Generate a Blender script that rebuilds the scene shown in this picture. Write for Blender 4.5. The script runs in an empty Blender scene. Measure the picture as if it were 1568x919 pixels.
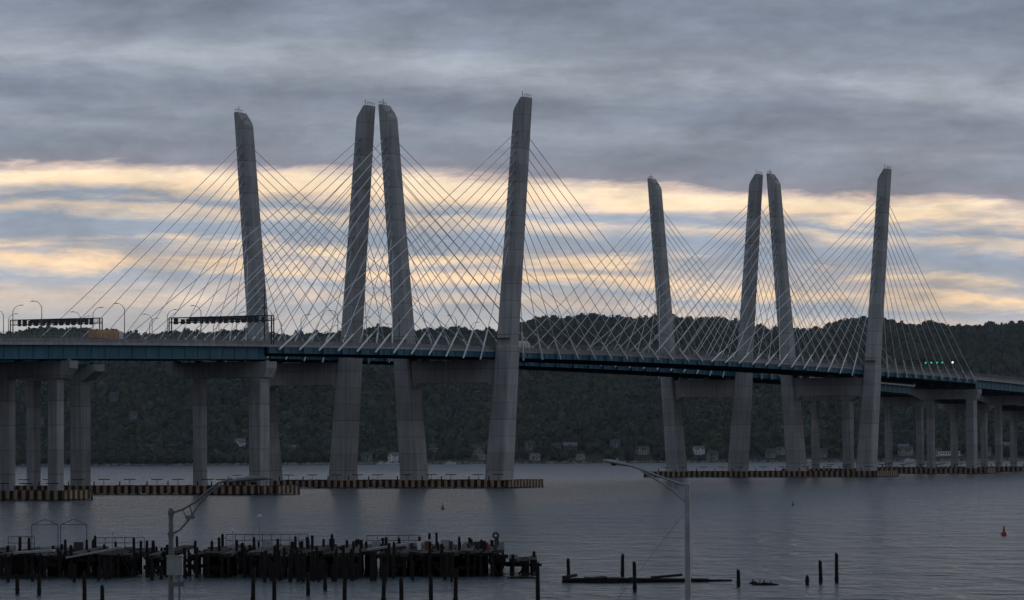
import bpy, math, random
import numpy as np
from mathutils import Vector, Matrix
random.seed(7); rng = np.random.default_rng(11)

# ------------------------------------------------------------------ survey constants
F = 5342.0; CAMZ = 12.6; ROLL = 0.006; PITCH = math.atan(228.5/5342.0)
def unroll(x, y): return x+ROLL*(459.5-y), y+ROLL*(x-784)
def ray(px, py):
    x, y = unroll(px, py)
    dx = (x-784)/F; dy = (459.5-y)/F
    v = Vector((dx, math.cos(PITCH)-dy*math.sin(PITCH), math.sin(PITCH)+dy*math.cos(PITCH)))
    return v/v.y
def at(px, py, D):            # surveyed point at range D
    r = ray(px, py); return Vector((r.x*D, D, CAMZ+r.z*D))
def water_at(px, py):
    r = ray(px, py); D = -CAMZ/r.z
    return Vector((r.x*D, D, 0))

# ------------------------------------------------------------------ material helpers
def new_mat(name):
    m = bpy.data.materials.new(name); m.use_nodes = True
    nt = m.node_tree; b = nt.nodes['Principled BSDF']
    return m, nt, b
def mat(name, col, rough=0.7, scale=1.0, var=0.25, metal=0.0, bump=0.0, zjoint=0.0, streak=0.0, spec=.5):
    m, nt, b = new_mat(name); N = nt.nodes; L = nt.links
    geo = N.new('ShaderNodeNewGeometry')
    nz = N.new('ShaderNodeTexNoise'); nz.inputs['Scale'].default_value = scale; nz.inputs['Detail'].default_value = 6
    L.new(geo.outputs['Position'], nz.inputs['Vector'])
    mr = N.new('ShaderNodeMapRange'); mr.inputs[1].default_value = .25; mr.inputs[2].default_value = .75
    mr.inputs[3].default_value = 1-var; mr.inputs[4].default_value = 1+var
    L.new(nz.outputs['Fac'], mr.inputs[0])
    fac = mr.outputs[0]
    if streak:
        mp = N.new('ShaderNodeMapping'); mp.inputs['Scale'].default_value = (1.1, 1.1, 0.05)
        L.new(geo.outputs['Position'], mp.inputs[0])
        n2 = N.new('ShaderNodeTexNoise'); n2.inputs['Scale'].default_value = 1; n2.inputs['Detail'].default_value = 4
        L.new(mp.outputs[0], n2.inputs['Vector'])
        m2 = N.new('ShaderNodeMapRange'); m2.inputs[1].default_value = .35; m2.inputs[2].default_value = .7
        m2.inputs[3].default_value = 1-streak; m2.inputs[4].default_value = 1+streak*.5
        L.new(n2.outputs['Fac'], m2.inputs[0])
        mu = N.new('ShaderNodeMath'); mu.operation = 'MULTIPLY'; L.new(fac, mu.inputs[0]); L.new(m2.outputs[0], mu.inputs[1]); fac = mu.outputs[0]
    if zjoint:
        sp = N.new('ShaderNodeSeparateXYZ'); L.new(geo.outputs['Position'], sp.inputs[0])
        dv = N.new('ShaderNodeMath'); dv.operation = 'DIVIDE'; dv.inputs[1].default_value = zjoint; L.new(sp.outputs[2], dv.inputs[0])
        fr = N.new('ShaderNodeMath'); fr.operation = 'FRACT'; L.new(dv.outputs[0], fr.inputs[0])
        lt = N.new('ShaderNodeMath'); lt.operation = 'LESS_THAN'; lt.inputs[1].default_value = .055; L.new(fr.outputs[0], lt.inputs[0])
        fl = N.new('ShaderNodeMath'); fl.operation = 'FLOOR'; L.new(dv.outputs[0], fl.inputs[0])
        wn = N.new('ShaderNodeTexWhiteNoise'); wn.noise_dimensions = '1D'; L.new(fl.outputs[0], wn.inputs['W'])
        m3 = N.new('ShaderNodeMapRange'); m3.inputs[3].default_value = .9; m3.inputs[4].default_value = 1.1; L.new(wn.outputs['Value'], m3.inputs[0])
        m4 = N.new('ShaderNodeMath'); m4.operation = 'MULTIPLY_ADD'; m4.inputs[1].default_value = -.25; L.new(lt.outputs[0], m4.inputs[0]); L.new(m3.outputs[0], m4.inputs[2])
        mu = N.new('ShaderNodeMath'); mu.operation = 'MULTIPLY'; L.new(fac, mu.inputs[0]); L.new(m4.outputs[0], mu.inputs[1]); fac = mu.outputs[0]
    vm = N.new('ShaderNodeVectorMath'); vm.operation = 'SCALE'; vm.inputs[0].default_value = col
    L.new(fac, vm.inputs['Scale']); L.new(vm.outputs[0], b.inputs['Base Color'])
    b.inputs['Roughness'].default_value = rough; b.inputs['Metallic'].default_value = metal
    b.inputs['Specular IOR Level'].default_value = spec
    if bump:
        bp = N.new('ShaderNodeBump'); bp.inputs['Strength'].default_value = bump; bp.inputs['Distance'].default_value = .1
        L.new(nz.outputs['Fac'], bp.inputs['Height']); L.new(bp.outputs[0], b.inputs['Normal'])
    return m
def emis(name, col, s):
    m, nt, b = new_mat(name); b.inputs['Base Color'].default_value = (*col, 1)
    b.inputs['Emission Color'].default_value = (*col, 1); b.inputs['Emission Strength'].default_value = s
    return m

M_CONC = mat('tower_concrete', (.36,.365,.375), .9, .12, .16, bump=.2, zjoint=5.6, streak=.2, spec=.2)
M_CONC2 = mat('pier_concrete', (.32,.325,.335), .9, .2, .18, bump=.2, zjoint=6.5, streak=.24, spec=.2)
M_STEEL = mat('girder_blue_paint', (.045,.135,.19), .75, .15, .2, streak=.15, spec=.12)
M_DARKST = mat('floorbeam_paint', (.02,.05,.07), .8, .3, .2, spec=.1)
M_RAIL = mat('parapet_concrete', (.25,.255,.26), .9, .3, .2, streak=.2, spec=.15)
M_FENCE = mat('galvanised_fence', (.22,.23,.24), .7, .5, .15, spec=.2)
M_ASPH = mat('asphalt', (.05,.05,.052), .9, .5, .2)
M_CABLE = mat('stay_cable_sheath', (.72,.74,.77), .6, .05, .08, spec=.3)
M_SLEEVE = mat('cable_sleeve', (.8,.81,.83), .5, .2, .1)
M_DARK = mat('dark_steel', (.025,.026,.03), .6, 1, .2)
M_GALV = mat('galvanised_steel', (.26,.27,.28), .5, 3, .2, metal=.3)
M_FBLACK = mat('fender_black', (.014,.014,.015), .8, .6, .3)
M_FORANGE = mat('fender_tan', (.34,.215,.135), .8, .35, .4)
M_WOOD = mat('weathered_timber', (.018,.016,.015), .95, 2.5, .45, bump=.5, spec=.2)
M_WOOD2 = mat('grey_planks', (.06,.057,.055), .95, 2.0, .5, bump=.4, spec=.2)
M_WHITE = mat('white_paint', (.6,.6,.6), .6, 1, .1)
M_RED = mat('red_paint', (.30,.035,.035), .6, 1, .2)
M_RUST = mat('faded_red', (.16,.04,.035), .8, 3, .4)
M_GREEN = mat('green_paint', (.02,.15,.1), .6, 1, .2)
M_GLASS = mat('window_glass', (.03,.035,.04), .15, 1, .1)
M_ORANGE = mat('trailer_orange', (.45,.22,.08), .6, 1, .15)

# ------------------------------------------------------------------ mesh builder
class MB:
    def __init__(s): s.v=[]; s.f=[]; s.m=[]; s.sm=[]
    def poly(s, pts, faces, mi=0, smooth=False):
        o=len(s.v); s.v += [tuple(p) for p in pts]
        for f in faces: s.f.append([o+i for i in f]); s.m.append(mi); s.sm.append(smooth)
    def hexa(s, p, mi=0):   # 8 pts: bottom 4 ccw, top 4
        s.poly(p, [(3,2,1,0),(4,5,6,7),(0,1,5,4),(1,2,6,5),(2,3,7,6),(3,0,4,7)], mi)
    def box(s, x0,x1,y0,y1,z0,z1, mi=0, fn=None):
        p=[(x0,y0,z0),(x1,y0,z0),(x1,y1,z0),(x0,y1,z0),(x0,y0,z1),(x1,y0,z1),(x1,y1,z1),(x0,y1,z1)]
        if fn: p=[fn(*q) for q in p]
        s.hexa(p, mi)
    def tube(s, a, b, r0, r1=None, n=6, mi=0, smooth=True, caps=True):
        a=Vector(a); b=Vector(b); r1=r0 if r1 is None else r1
        d=(b-a).normalized(); u=d.orthogonal().normalized(); w=d.cross(u)
        pts=[]
        for c,r in ((a,r0),(b,r1)):
            for i in range(n):
                t=2*math.pi*i/n; pts.append(c+u*(r*math.cos(t))+w*(r*math.sin(t)))
        s.poly(pts, [(i,(i+1)%n,n+(i+1)%n,n+i) for i in range(n)], mi, smooth)
        if caps: s.poly(pts, [tuple(range(n-1,-1,-1)), tuple(range(n,2*n))], mi)
    def path(s, pts, r, n=6, mi=0):
        for a,b in zip(pts[:-1],pts[1:]): s.tube(a,b,r,r,n,mi)
    def obj(s, name, mats, parent=None):
        me=bpy.data.meshes.new(name); me.from_pydata(s.v,[],s.f)
        for m in mats: me.materials.append(m)
        me.polygons.foreach_set('material_index', s.m); me.polygons.foreach_set('use_smooth', s.sm)
        me.update()
        import bmesh
        bm=bmesh.new(); bm.from_mesh(me); bmesh.ops.recalc_face_normals(bm, faces=bm.faces); bm.to_mesh(me); bm.free()
        o=bpy.data.objects.new(name, me); bpy.context.scene.collection.objects.link(o)
        if parent: o.parent=parent
        return o
def empty(name, loc=(0,0,0)):
    o=bpy.data.objects.new(name, None); o.location=loc; o.empty_display_size=1
    bpy.context.scene.collection.objects.link(o); return o
def inst(name, me, parent=None, loc=None):
    o=bpy.data.objects.new(name, me); bpy.context.scene.collection.objects.link(o)
    if parent: o.parent=parent
    if loc is not None: o.location=loc
    return o

# ------------------------------------------------------------------ bridge coordinate frame
AX=(.4239,.9057); PX=(-.9057,.4239)
def B(s,t,z): return (AX[0]*s+PX[0]*t, 1155+AX[1]*s+PX[1]*t, z)
def ztop(s): return 47.9-2.3e-5*(s-210)**2      # top of parapet
BRIDGES=[dict(t0=1.7,t1=39.8,cols=(8.0,27.9)), dict(t0=60.3,t1=95.6,cols=(69.0,85.5))]
LEAN=9.8/129
def leg(mb, tc, out, s0, H):
    # out=-1: right leg (leans to smaller t); +1 left leg
    secs=[(-3,6.7,9.5),(3,6.6,9.3),(20,6.2,8.7),(46.6,5.6,8.0),(46.9,5.1,7.4),(80,4.75,6.9),(H,4.2,6.4)]
    rings=[]
    for k,(z,a,b) in enumerate(secs):
        c=.55; u0=.12*a; ha=a/2; hb=b/2
        L=[(-ha,-hb+c),(-ha+c,-hb),(u0,-hb),(ha-c,-hb),(ha,-hb+c),(ha,hb-c),(ha-c,hb),(u0,hb),(-ha+c,hb),(-ha,hb-c)]
        r=[]
        for u,w in L:
            zz=z
            if k==len(secs)-1 and u<u0: zz=z-4.6*(u0-u)/(u0+ha)
            t=tc+out*(LEAN*(zz-46.9)+u)
            r.append(B(s0+w,t,zz))
        rings.append(r)
    n=10
    for k in range(len(rings)-1):
        mb.poly(rings[k]+rings[k+1], [(i,(i+1)%n,n+(i+1)%n,n+i) for i in range(n)], 0)
    mb.poly(rings[-1], [(2,3,4,5,6,7),(0,1,2,7,8,9)], 0)
    # top railings, beacon
    zt=H; tt=tc+out*LEAN*(H-46.9)
    for w in (-2.6,-1.3,0,1.3,2.6):
        mb.tube(B(s0+w,tt+out*1.7,zt),B(s0+w,tt+out*1.7,zt+1.1),.07,mi=1)
    mb.tube(B(s0-2.6,tt+out*1.7,zt+1.1),B(s0+2.6,tt+out*1.7,zt+1.1),.07,mi=1)
    mb.tube(B(s0-1.9,tt+out*.6,zt),B(s0-1.9,tt+out*.6,zt+2.0),.1,mi=1)
    for w,uu in ((-2.4,-1.5),(0,-1.2),(2.2,-1.4)):
        zz=zt-4.6*(.5-uu)/(2.6)
        mb.tube(B(s0+w,tt+out*uu,zz-.1),B(s0+w,tt+out*uu,zz+1.2),.12,mi=1)
    # inspection platform at deck level
    mb.box(s0-5.4,s0-3.6,min(tc-3,tc+3),max(tc-3,tc+3),49.2,49.4,1,B)
    for q in (-3,-1.5,0,1.5,3): mb.tube(B(s0-5.4,tc+q,49.4),B(s0-5.4,tc+q,50.5),.05,mi=1)
    mb.tube(B(s0-5.4,tc-3,50.5),B(s0-5.4,tc+3,50.5),.06,mi=1)

for bi,br in enumerate(BRIDGES):
    root=empty('cable_stayed_bridge', B(0,br['t0'],0)); inv=Matrix.Translation(-root.location)
    parts=[]
    t0,t1=br['t0'],br['t1']; e0=t0+3.1; e1=t1-3.1
    # towers
    for s0,H in ((0,129.0),(366,131.0)):
        mb=MB()
        leg(mb,t0,-1,s0,H); leg(mb,t1,1,s0,H)
        # crossbeam with haunches
        za,zb=34.8,42.3
        mb.box(s0-2.6,s0+2.6,t0+1.5,t1-1.5,za,zb,0,B)
        for sgn,tt in ((1,t0+2.2),(-1,t1-2.2)):
            p=[B(s0-2.59,tt,za-4),B(s0+2.59,tt,za-4),B(s0+2.59,tt+sgn*.3,za-4),B(s0-2.59,tt+sgn*.3,za-4),
               B(s0-2.59,tt,za+.2),B(s0+2.59,tt,za+.2),B(s0+2.59,tt+sgn*4,za+.2),B(s0-2.59,tt+sgn*4,za+.2)]
            mb.hexa(p,0)
        for q in (.2,.5,.8):
            tt=t0+(t1-t0)*q; mb.box(s0-1.5,s0+1.5,tt-1,tt+1,zb,43.4,0,B)
        # pile cap
        for tcc,out in ((t0,-1),(t1,1)):
            tb=tcc-out*LEAN*44
            mb.box(s0-8,s0+8,tb-7,tb+7,-2,1.6,0,B)
        parts.append(mb.obj('tower_legs',[M_CONC,M_DARK]))
    # cables
    cb=MB(); sl=MB()
    for s0,dirs in ((0,1),(366,-1)):
        for tc,out in ((t0,-1),(t1,1)):
            te = e0-.75 if out<0 else e1+.75
            for sd in (-1,1):
                main=(sd==dirs)
                for i in range(12):
                    za=82+i*3.25+ (0 if dirs>0 else 1.5)
                    off=(17+i*14.35) if main else (14+i*12.2)
                    sdk=s0+sd*off
                    zd=ztop(sdk)-1.0
                    tt=tc+out*LEAN*(za-46.9)
                    a=Vector(B(s0+sd*3.2,tt,za)); b=Vector(B(sdk,te,zd)); d=(a-b).normalized()
                    # gentle catenary sag
                    L=(a-b).length; pts=[]
                    for k in range(7):
                        q=k/6; p=b.lerp(a,q); p=p-Vector((0,0,1))*(L*L*.000055*4*q*(1-q)*.5); pts.append(p)
                    cb.path(pts,.115,5)
                    sl.tube(b-d*3.9,b+d*6.4,.32,.24,8,0)
                    sl.tube(a-d*2.4,a+d*.4,.26,.34,6,1)
                    # anchor bracket on the girder
                    sl.box(sdk-.7,sdk+.7,min(te,te-out*.9),max(te,te-out*.9),zd-2.9,zd-1.2,2,B)
    parts.append(cb.obj('stay_cables',[M_CABLE])); parts.append(sl.obj('cable_anchors',[M_SLEEVE,M_CONC,M_STEEL]))
    # deck
    def extr(mb,tA,tB,f0,f1,s_a,s_b,step,mi):
        n=max(1,int(round((s_b-s_a)/step)))
        pts=[];
        for k in range(n+1):
            s=s_a+(s_b-s_a)*k/n; z=ztop(s)
            pts += [B(s,tA,z+f0),B(s,tB,z+f0),B(s,tB,z+f1),B(s,tA,z+f1)]
        fs=[(3,2,1,0),(4*n,4*n+1,4*n+2,4*n+3)]
        for k in range(n):
            o=4*k
            for i in range(4): fs.append((o+i,o+(i+1)%4,o+4+(i+1)%4,o+4+i))
        mb.poly(pts,fs,mi)
    mb=MB(); S0,S1=-157,523; A0,A1=-640,1300
    extr(mb,e0,e1,-1.65,-1.3,A0,A1,20,0)                   # slab
    extr(mb,e0+.5,e1-.5,-1.299,-1.29,A0,A1,20,1)           # asphalt
    for q in (.25,.5,.75):
        tt=e0+(e1-e0)*q
        k=A0
        while k<A1: extr(mb,tt-.08,tt+.08,-1.286,-1.284,k,k+3,3,4); k+=12
    for te,sg in ((e0,1),(e1,-1)):
        a,b=sorted((te+sg*.02,te+sg*.42)); extr(mb,a,b,-1.285,-.25,A0,A1,20,2)
        a,b=sorted((te-sg*.12,te+sg*.3)); extr(mb,a,b,-2.0,-1.30,A0,A1,20,7)
        # fence rail
        for dz in (.05,.42,.8,1.25):
            a,b=sorted((te+sg*.1,te+sg*.2)); extr(mb,a,b,dz-.04,dz+.04,A0,A1,20,3)
        s=A0
        while s<A1:
            z=ztop(s); mb.box(s-.07,s+.07,min(te+sg*.08,te+sg*.22),max(te+sg*.08,te+sg*.22),z-.3,z+1.3,3,B); s+=2.6
        # edge girders
        a,b=sorted((te+sg*.05,te+sg*.65))
        extr(mb,a,b,-3.7,-1.66,S0,S1,12,5)
        a,b=sorted((te-sg*.15,te+sg*.85)); extr(mb,a,b,-3.85,-3.7,S0,S1,12,5)
        s=S0
        while s<S1:
            z=ztop(s); a,b=sorted((te-sg*.12,te+sg*.06)); mb.box(s-.06,s+.06,a,b,z-3.7,z-2.0,5,B); s+=4.6
    tm=(e0+e1)/2; extr(mb,tm-.3,tm+.3,-1.284,-.35,A0,A1,20,2)
    s=S0+2.3
    while s<S1:
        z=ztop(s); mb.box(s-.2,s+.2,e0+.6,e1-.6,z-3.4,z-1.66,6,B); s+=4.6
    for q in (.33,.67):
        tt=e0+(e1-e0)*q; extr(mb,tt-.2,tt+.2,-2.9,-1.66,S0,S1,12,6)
    # approach girders
    for (sa,sb) in ((A0,S0-.6),(S1+.6,A1)):
        for i in range(5):
            tt=e0+1.2+(e1-e0-2.4)*i/4
            extr(mb,tt-.12,tt+.12,-5.5,-1.66,sa,sb,20,5); extr(mb,tt-.5,tt+.5,-5.65,-5.5,sa,sb,20,5)
        s=sa+3
        while s<sb-3:
            z=ztop(s)
            for te,sg in ((e0+1.2,-1),(e1-1.2,1)):
                a,b=sorted((te+sg*.12,te+sg*.24)); mb.box(s-.04,s+.04,a,b,z-5.5,z-1.66,5,B)
            if int(s/7)%2==0: mb.box(s-.12,s+.12,e0+1.4,e1-1.4,z-4.6,z-2.6,6,B)
            s+=7
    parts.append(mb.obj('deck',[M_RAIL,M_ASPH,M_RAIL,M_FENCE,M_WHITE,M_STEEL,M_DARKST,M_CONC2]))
    # piers
    mb=MB()
    plist=[-157,-264,-371,-478,-585,523,630,737,844,951,1058,1165]
    for s0 in plist:
        c0,c1=br['cols']
        if s0==-264 and bi==0: c0,c1=9.4,24.5
        anch = s0 in (-157,523)
        z=ztop(s0)-5.65-(0 if not anch else .1); zc=z-.5
        for j,c in enumerate((c0,c1)):
            a,b=(2.0,2.8) if (anch and j==0) else (1.55,1.75)
            cc=.3
            L=[(-a,-b+cc),(-a+cc,-b),(a-cc,-b),(a,-b+cc),(a,b-cc),(a-cc,b),(-a+cc,b),(-a,b-cc)]
            pts=[B(s0+w,c+u,-3) for u,w in L]+[B(s0+w,c+u,zc-2) for u,w in L]
            mb.poly(pts,[(i,(i+1)%8,8+(i+1)%8,8+i) for i in range(8)],0)
            mb.box(s0-4.5,s0+4.5,c-4.2,c+4.2,-2,1.2,0,B)
        lo,hi=e0-1.0,e1+1.0
        w=2.1 if not anch else 3.0
        prof=[(lo,zc),(lo,zc-2.0),(c0-3.2,zc-4.6),(c1+3.2,zc-4.6),(hi,zc-2.0),(hi,zc)]
        pts=[B(s0-w,t,q) for t,q in prof]+[B(s0+w,t,q) for t,q in prof]
        mb.poly(pts,[tuple(range(6)),tuple(range(11,5,-1))]+[(i,(i+1)%6,6+(i+1)%6,6+i) for i in range(6)],0)
        for i in range(5):
            tt=e0+1.2+(e1-e0-2.4)*i/4; mb.box(s0-1.0,s0+1.0,tt-.8,tt+.8,zc,z+ .0,1,B)
    parts.append(mb.obj('approach_piers',[M_CONC2,M_DARK]))
    for o in parts:
        o.data.transform(inv); o.parent=root

# ------------------------------------------------------------------ fenders
def fender(sA,sB,tA,tB,name='pier_fender'):
    mb=MB(); z0,z1=.35,2.55
    def run(p,q):
        p=Vector(p+(0,)); q=Vector(q+(0,)); L=(q-p).length; n=max(2,int(L/1.2)); d=(q-p)/n; nn=Vector((d.y,-d.x,0)).normalized()
        for k in range(n):
            a=p+d*(k+.0); b=p+d*(k+1.0)
            zt=z1+random.uniform(-.1,.08); o=nn*(.0 if k%2 else .06)
            pts=[a+o,b+o,b-nn*.8,a-nn*.8]
            P=[B(v.x,v.y,z0-random.uniform(0,.2)) for v in pts]+[B(v.x,v.y,zt) for v in pts]
            mb.hexa(P,(1 if k%2 else 0))
            if k%3==0: 
                c=a-nn*.4; mb.tube(B(c.x,c.y,-2),B(c.x,c.y,z0+.1),.35,mi=0)
        # top walkway
        P=[p-nn*.1,q-nn*.1,q-nn*2.2,p-nn*2.2]
        mb.hexa([B(v.x,v.y,z1-.3) for v in P]+[B(v.x,v.y,z1-.02) for v in P],2)
    run((sA,tB),(sA,tA)); run((sA,tA),(sB,tA)); run((sB,tA),(sB,tB)); run((sB,tB),(sA,tB))
    t=tA+4
    while t<tB-3:
        mb.tube(B(sA+1.5,t,z1-.1),B(sA+1.5,t,z1+1.8),.09,mi=0); mb.box(sA+1.3,sA+1.7,t-1.9,t+1.9,z1+1.7,z1+1.95,0,B)
        mb.tube(B(sA+1.5,t+3.4,z1-.1),B(sA+1.5,t+3.4,z1+1.3),.2,mi=0)
        t+=random.uniform(7,11)
    return mb.obj(name,[M_FBLACK,M_FORANGE,M_WOOD2])
fender(-14,14,-4.5,102); fender(352,380,-4.5,102)
fender(-164,-150,-1.5,92); fender(-170,-166,0,17); fender(-272,-257,2.4,36); fender(516,530,-1.5,100); fender(-264+0,-250,60,98)
fender(623,637,-1.5,100)

# ------------------------------------------------------------------ sign gantries
def gantry(s0,ta,tb,zb,boxes=True,lights=None):
    mb=MB()
    z1=zb+1.5
    for t in (ta,tb):
        for ds in (-.7,.7): mb.tube(B(s0+ds,t,ztop(s0)-1.3),B(s0+ds,t,z1),.2,n=6)
    n=int((tb-ta)/1.6)
    for ds in (-.7,.7):
        for z in (zb,z1): mb.tube(B(s0+ds,ta,z),B(s0+ds,tb,z),.12)
        for k in range(n):
            a=ta+(tb-ta)*k/n; b=ta+(tb-ta)*(k+1)/n
            mb.tube(B(s0+ds,a,zb),B(s0+ds,b,z1),.06,n=4); mb.tube(B(s0+ds,a,zb),B(s0+ds,a,z1),.06,n=4)
    if boxes:
        t=ta+2
        while t<tb-2.5:
            w=random.choice((.9,1.2,1.2)); mb.box(s0-1.3,s0-.85,t,t+w,zb-.5,zb+1.2+random.uniform(-.3,.3),0,B); t+=w+random.uniform(.7,1.3)
        mb.box(s0+.9,s0+1.3,ta+5,tb-6,zb+.3,zb+1.7,1,B)
    if lights:
        for t,mi in lights:
            mb.box(s0-1.25,s0-.8,t-.75,t+.75,zb-.6,zb+1.1,0,B)
            p=[B(s0-1.26,t+.5*math.cos(q),zb+.25+.5*math.sin(q)) for q in [i*math.pi/4 for i in range(8)]]
            mb.poly(p,[tuple(range(8))],mi)
    return mb.obj('sign_gantry',[M_DARK,M_GALV,emis('green_signal',(.05,.6,.3),.6),emis('white_signal',(.8,.85,1),1.5)])
gantry(-157.5,3.2,37.6,50.4); gantry(-157.5,61.5,93,50.9)
gantry(500,4,37,51.2,False,[(22,2),(19.3,2),(16.6,2),(14,2),(9,3)])
mb=MB(); mb.tube(B(-158,5.6,43.5),B(-158,5.6,59.8),.22,.12,8); mb.box(-158.4,-157.6,5.2,6.0,43.4,44.2,0,B); mb.box(-158.5,-157.5,5.0,6.2,54,54.3,0,B)
mb.tube(B(-158,5.6,57),B(-158,7.2,57.4),.08); mb.tube(B(-158,5.6,59.7),B(-158,5.6,62),.05)
mb.obj('camera_mast',[M_DARK])

# vehicles on the deck
def truck(s,t,name,length=13,col=M_ORANGE,H=4.1):
    mb=MB(); z=ztop(s)-1.28
    mb.box(s-length/2,s+length/2,t-1.25,t+1.25,z+1.15,z+H,0,B); mb.box(s-length/2,s+length/2,t-.9,t+.9,z+.8,z+1.14,1,B)
    c=s+length/2+.4
    mb.hexa([B(c,t-1.2,z+.6),B(c+3.6,t-1.2,z+.6),B(c+3.6,t+1.2,z+.6),B(c,t+1.2,z+.6),B(c,t-1.2,z+3.4),B(c+2.1,t-1.1,z+3.2),B(c+2.1,t+1.1,z+3.2),B(c,t+1.2,z+3.4)],2)
    mb.box(c+2.2,c+3.62,t-1.0,t+1.0,z+1.9,z+2.7,3,B)
    for q in (s-length/2+1.2,s-length/2+2.5,c+.5,c+2.8):
        for w in (-1.22,.9): mb.tube(B(q,t+w,z+.52),B(q,t+w+.32,z+.52),.52,n=14,mi=1)
    return mb.obj(name,[col,M_DARK,M_WHITE,M_GLASS])
truck(-240,9.5,'box_truck',11,M_ORANGE,3.5); truck(-318,14,'box_truck',10,M_WHITE,3.6); truck(30,12,'box_truck',9,M_WHITE,3.5)

# deck lamps
def deck_lamp_mesh():
    mb=MB(); mb.tube((0,0,0),(0,0,9.3),.15,.09,8)
    pts=[(0,0,9.0),(0,.7,10.1),(0,1.6,10.6),(0,2.6,10.7)]; mb.path(pts,.07)
    sg=1
    mb.hexa([(-.16,sg*2.4,10.6),(.16,sg*2.4,10.6),(.12,sg*3.5,10.65),(-.12,sg*3.5,10.65),(-.14,sg*2.4,10.85),(.14,sg*2.4,10.85),(.1,sg*3.5,10.75),(-.1,sg*3.5,10.75)],0)
    mb.box(-.25,.25,-.25,.25,0,.5)
    return mb.obj('bridge_lamp',[mat('lamp_steel',(.12,.125,.13),.6,3,.2)])
proto=deck_lamp_mesh(); me=proto.data; first=True
ang=math.atan2(PX[1],PX[0])-math.pi/2
for br in BRIDGES:
    for te,rot in ((br['t0']+3.5,0),(br['t1']-3.5,math.pi)):
        s=-372+random.uniform(0,14)
        while s<760:
            if not(-8<s<8 or 358<s<374):
                o=proto if first else inst('bridge_lamp',me)
                first=False
                o.location=B(s,te,ztop(s)-1.3)
                o.rotation_euler=(0,0,ang+rot)
            s+=41

# ------------------------------------------------------------------ water
m,nt,b=new_mat('river_water'); N=nt.nodes; L=nt.links
geo=N.new('ShaderNodeNewGeometry')
def nz(scale,det,vs=(1,1,1),dist=0):
    mp=N.new('ShaderNodeMapping'); mp.inputs['Scale'].default_value=vs; L.new(geo.outputs['Position'],mp.inputs[0])
    n=N.new('ShaderNodeTexNoise'); n.inputs['Scale'].default_value=scale; n.inputs['Detail'].default_value=det; n.inputs['Distortion'].default_value=dist
    L.new(mp.outputs[0],n.inputs['Vector']); return n.outputs['Fac']
big=nz(.006,5,(.8,.5,1)); swell=nz(.09,4,(.5,.8,1),.4); mid=nz(.32,5,(.7,1.1,1)); small=nz(1.6,5,(.7,1.2,1)); chop=nz(.5,5,(.8,.30,1),.6); chop2=nz(.13,4,(.9,.32,1),.5)
def mth(op,a,bv,c=None):
    n=N.new('ShaderNodeMath'); n.operation=op
    for i,v in enumerate((a,bv,c)):
        if v is None: continue
        if isinstance(v,(int,float)): n.inputs[i].default_value=v
        else: L.new(v,n.inputs[i])
    return n.outputs[0]
h=mth('ADD',mth('ADD',mth('MULTIPLY',mid,1.5),mth('MULTIPLY',small,.45)),mth('MULTIPLY',swell,3.0))
h=mth('ADD',h,mth('ADD',mth('MULTIPLY',chop,3.4),mth('MULTIPLY',chop2,7.0)))
bs=mth('MULTIPLY_ADD',big,1.0,.3)
bp=N.new('ShaderNodeBump'); bp.inputs['Distance'].default_value=1.0; L.new(bs,bp.inputs['Strength']); L.new(h,bp.inputs['Height'])
L.new(bp.outputs[0],b.inputs['Normal'])
b.inputs['Base Color'].default_value=(.020,.038,.053,1); b.inputs['Roughness'].default_value=.2; b.inputs['IOR'].default_value=1.33
mb=MB(); mb.poly([(-9000,-3000,0),(9000,-3000,0),(9000,12000,0),(-9000,12000,0)],[(0,1,2,3)]); mb.obj('river_water',[m])

# ------------------------------------------------------------------ far terrain
sk=[(-900,490),(-300,500),(0,509),(160,507),(270,508),(420,510),(520,511),(640,508),(700,505),(750,505),(800,497),(830,490),(870,489),(900,485),(950,482),(980,481),(1030,484),(1060,489),(1100,493),(1180,500),(1220,503),(1260,498),(1290,493),(1330,492),(1370,493),(1400,498),(1430,491),(1460,493),(1500,496),(1568,498),(1800,506),(2600,520)]
sx=[];sz=[]
RID=4000.
for x,y in sk:
    xx,yy=unroll(x,y); sx.append((xx-784)/F); sz.append(CAMZ+(688-yy)/F*RID-11.0)
ph=rng.uniform(0,6.28,(12,)); fr=rng.uniform(.002,.012,(12,2))*rng.choice([-1,1],(12,2))
def hgt(X,Y):
    X=np.asarray(X,float);Y=np.asarray(Y,float)
    R=np.interp(X/Y,sx,sz)+2.2*np.sin(X*.034)+1.5*np.sin(X*.081+1); shore=3052+12*np.sin(X*.013)+7*np.sin(X*.041+1)
    t=(Y-shore)/(RID-3052); tc=np.clip(t,0,1); ss=tc*tc*(3-2*tc)
    n=sum(np.sin(X*fr[i,0]+Y*fr[i,1]+ph[i]) for i in range(12))/3.5
    h=1.8+R*(.5*tc+.5*ss)-1.8*tc+n*17*4*tc*(1-tc)
    h=np.where(t<0,np.maximum(-4,1.8+t*300),h)
    h=np.where(t>1,R-(Y-RID)*.06,h)
    return h
Ys=np.concatenate([np.linspace(3010,3120,18),np.linspace(3135,4020,70),np.linspace(4060,5200,16)])
azs=np.linspace(-.34,.34,260)
AZ,YY=np.meshgrid(azs,Ys); XX=AZ*YY; ZZ=hgt(XX,YY)
vs=np.stack([XX.ravel(),YY.ravel(),ZZ.ravel()],1); nr,nc=XX.shape
idx=np.arange(nr*nc).reshape(nr,nc)
fs=np.stack([idx[:-1,:-1].ravel(),idx[:-1,1:].ravel(),idx[1:,1:].ravel(),idx[1:,:-1].ravel()],1)
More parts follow.
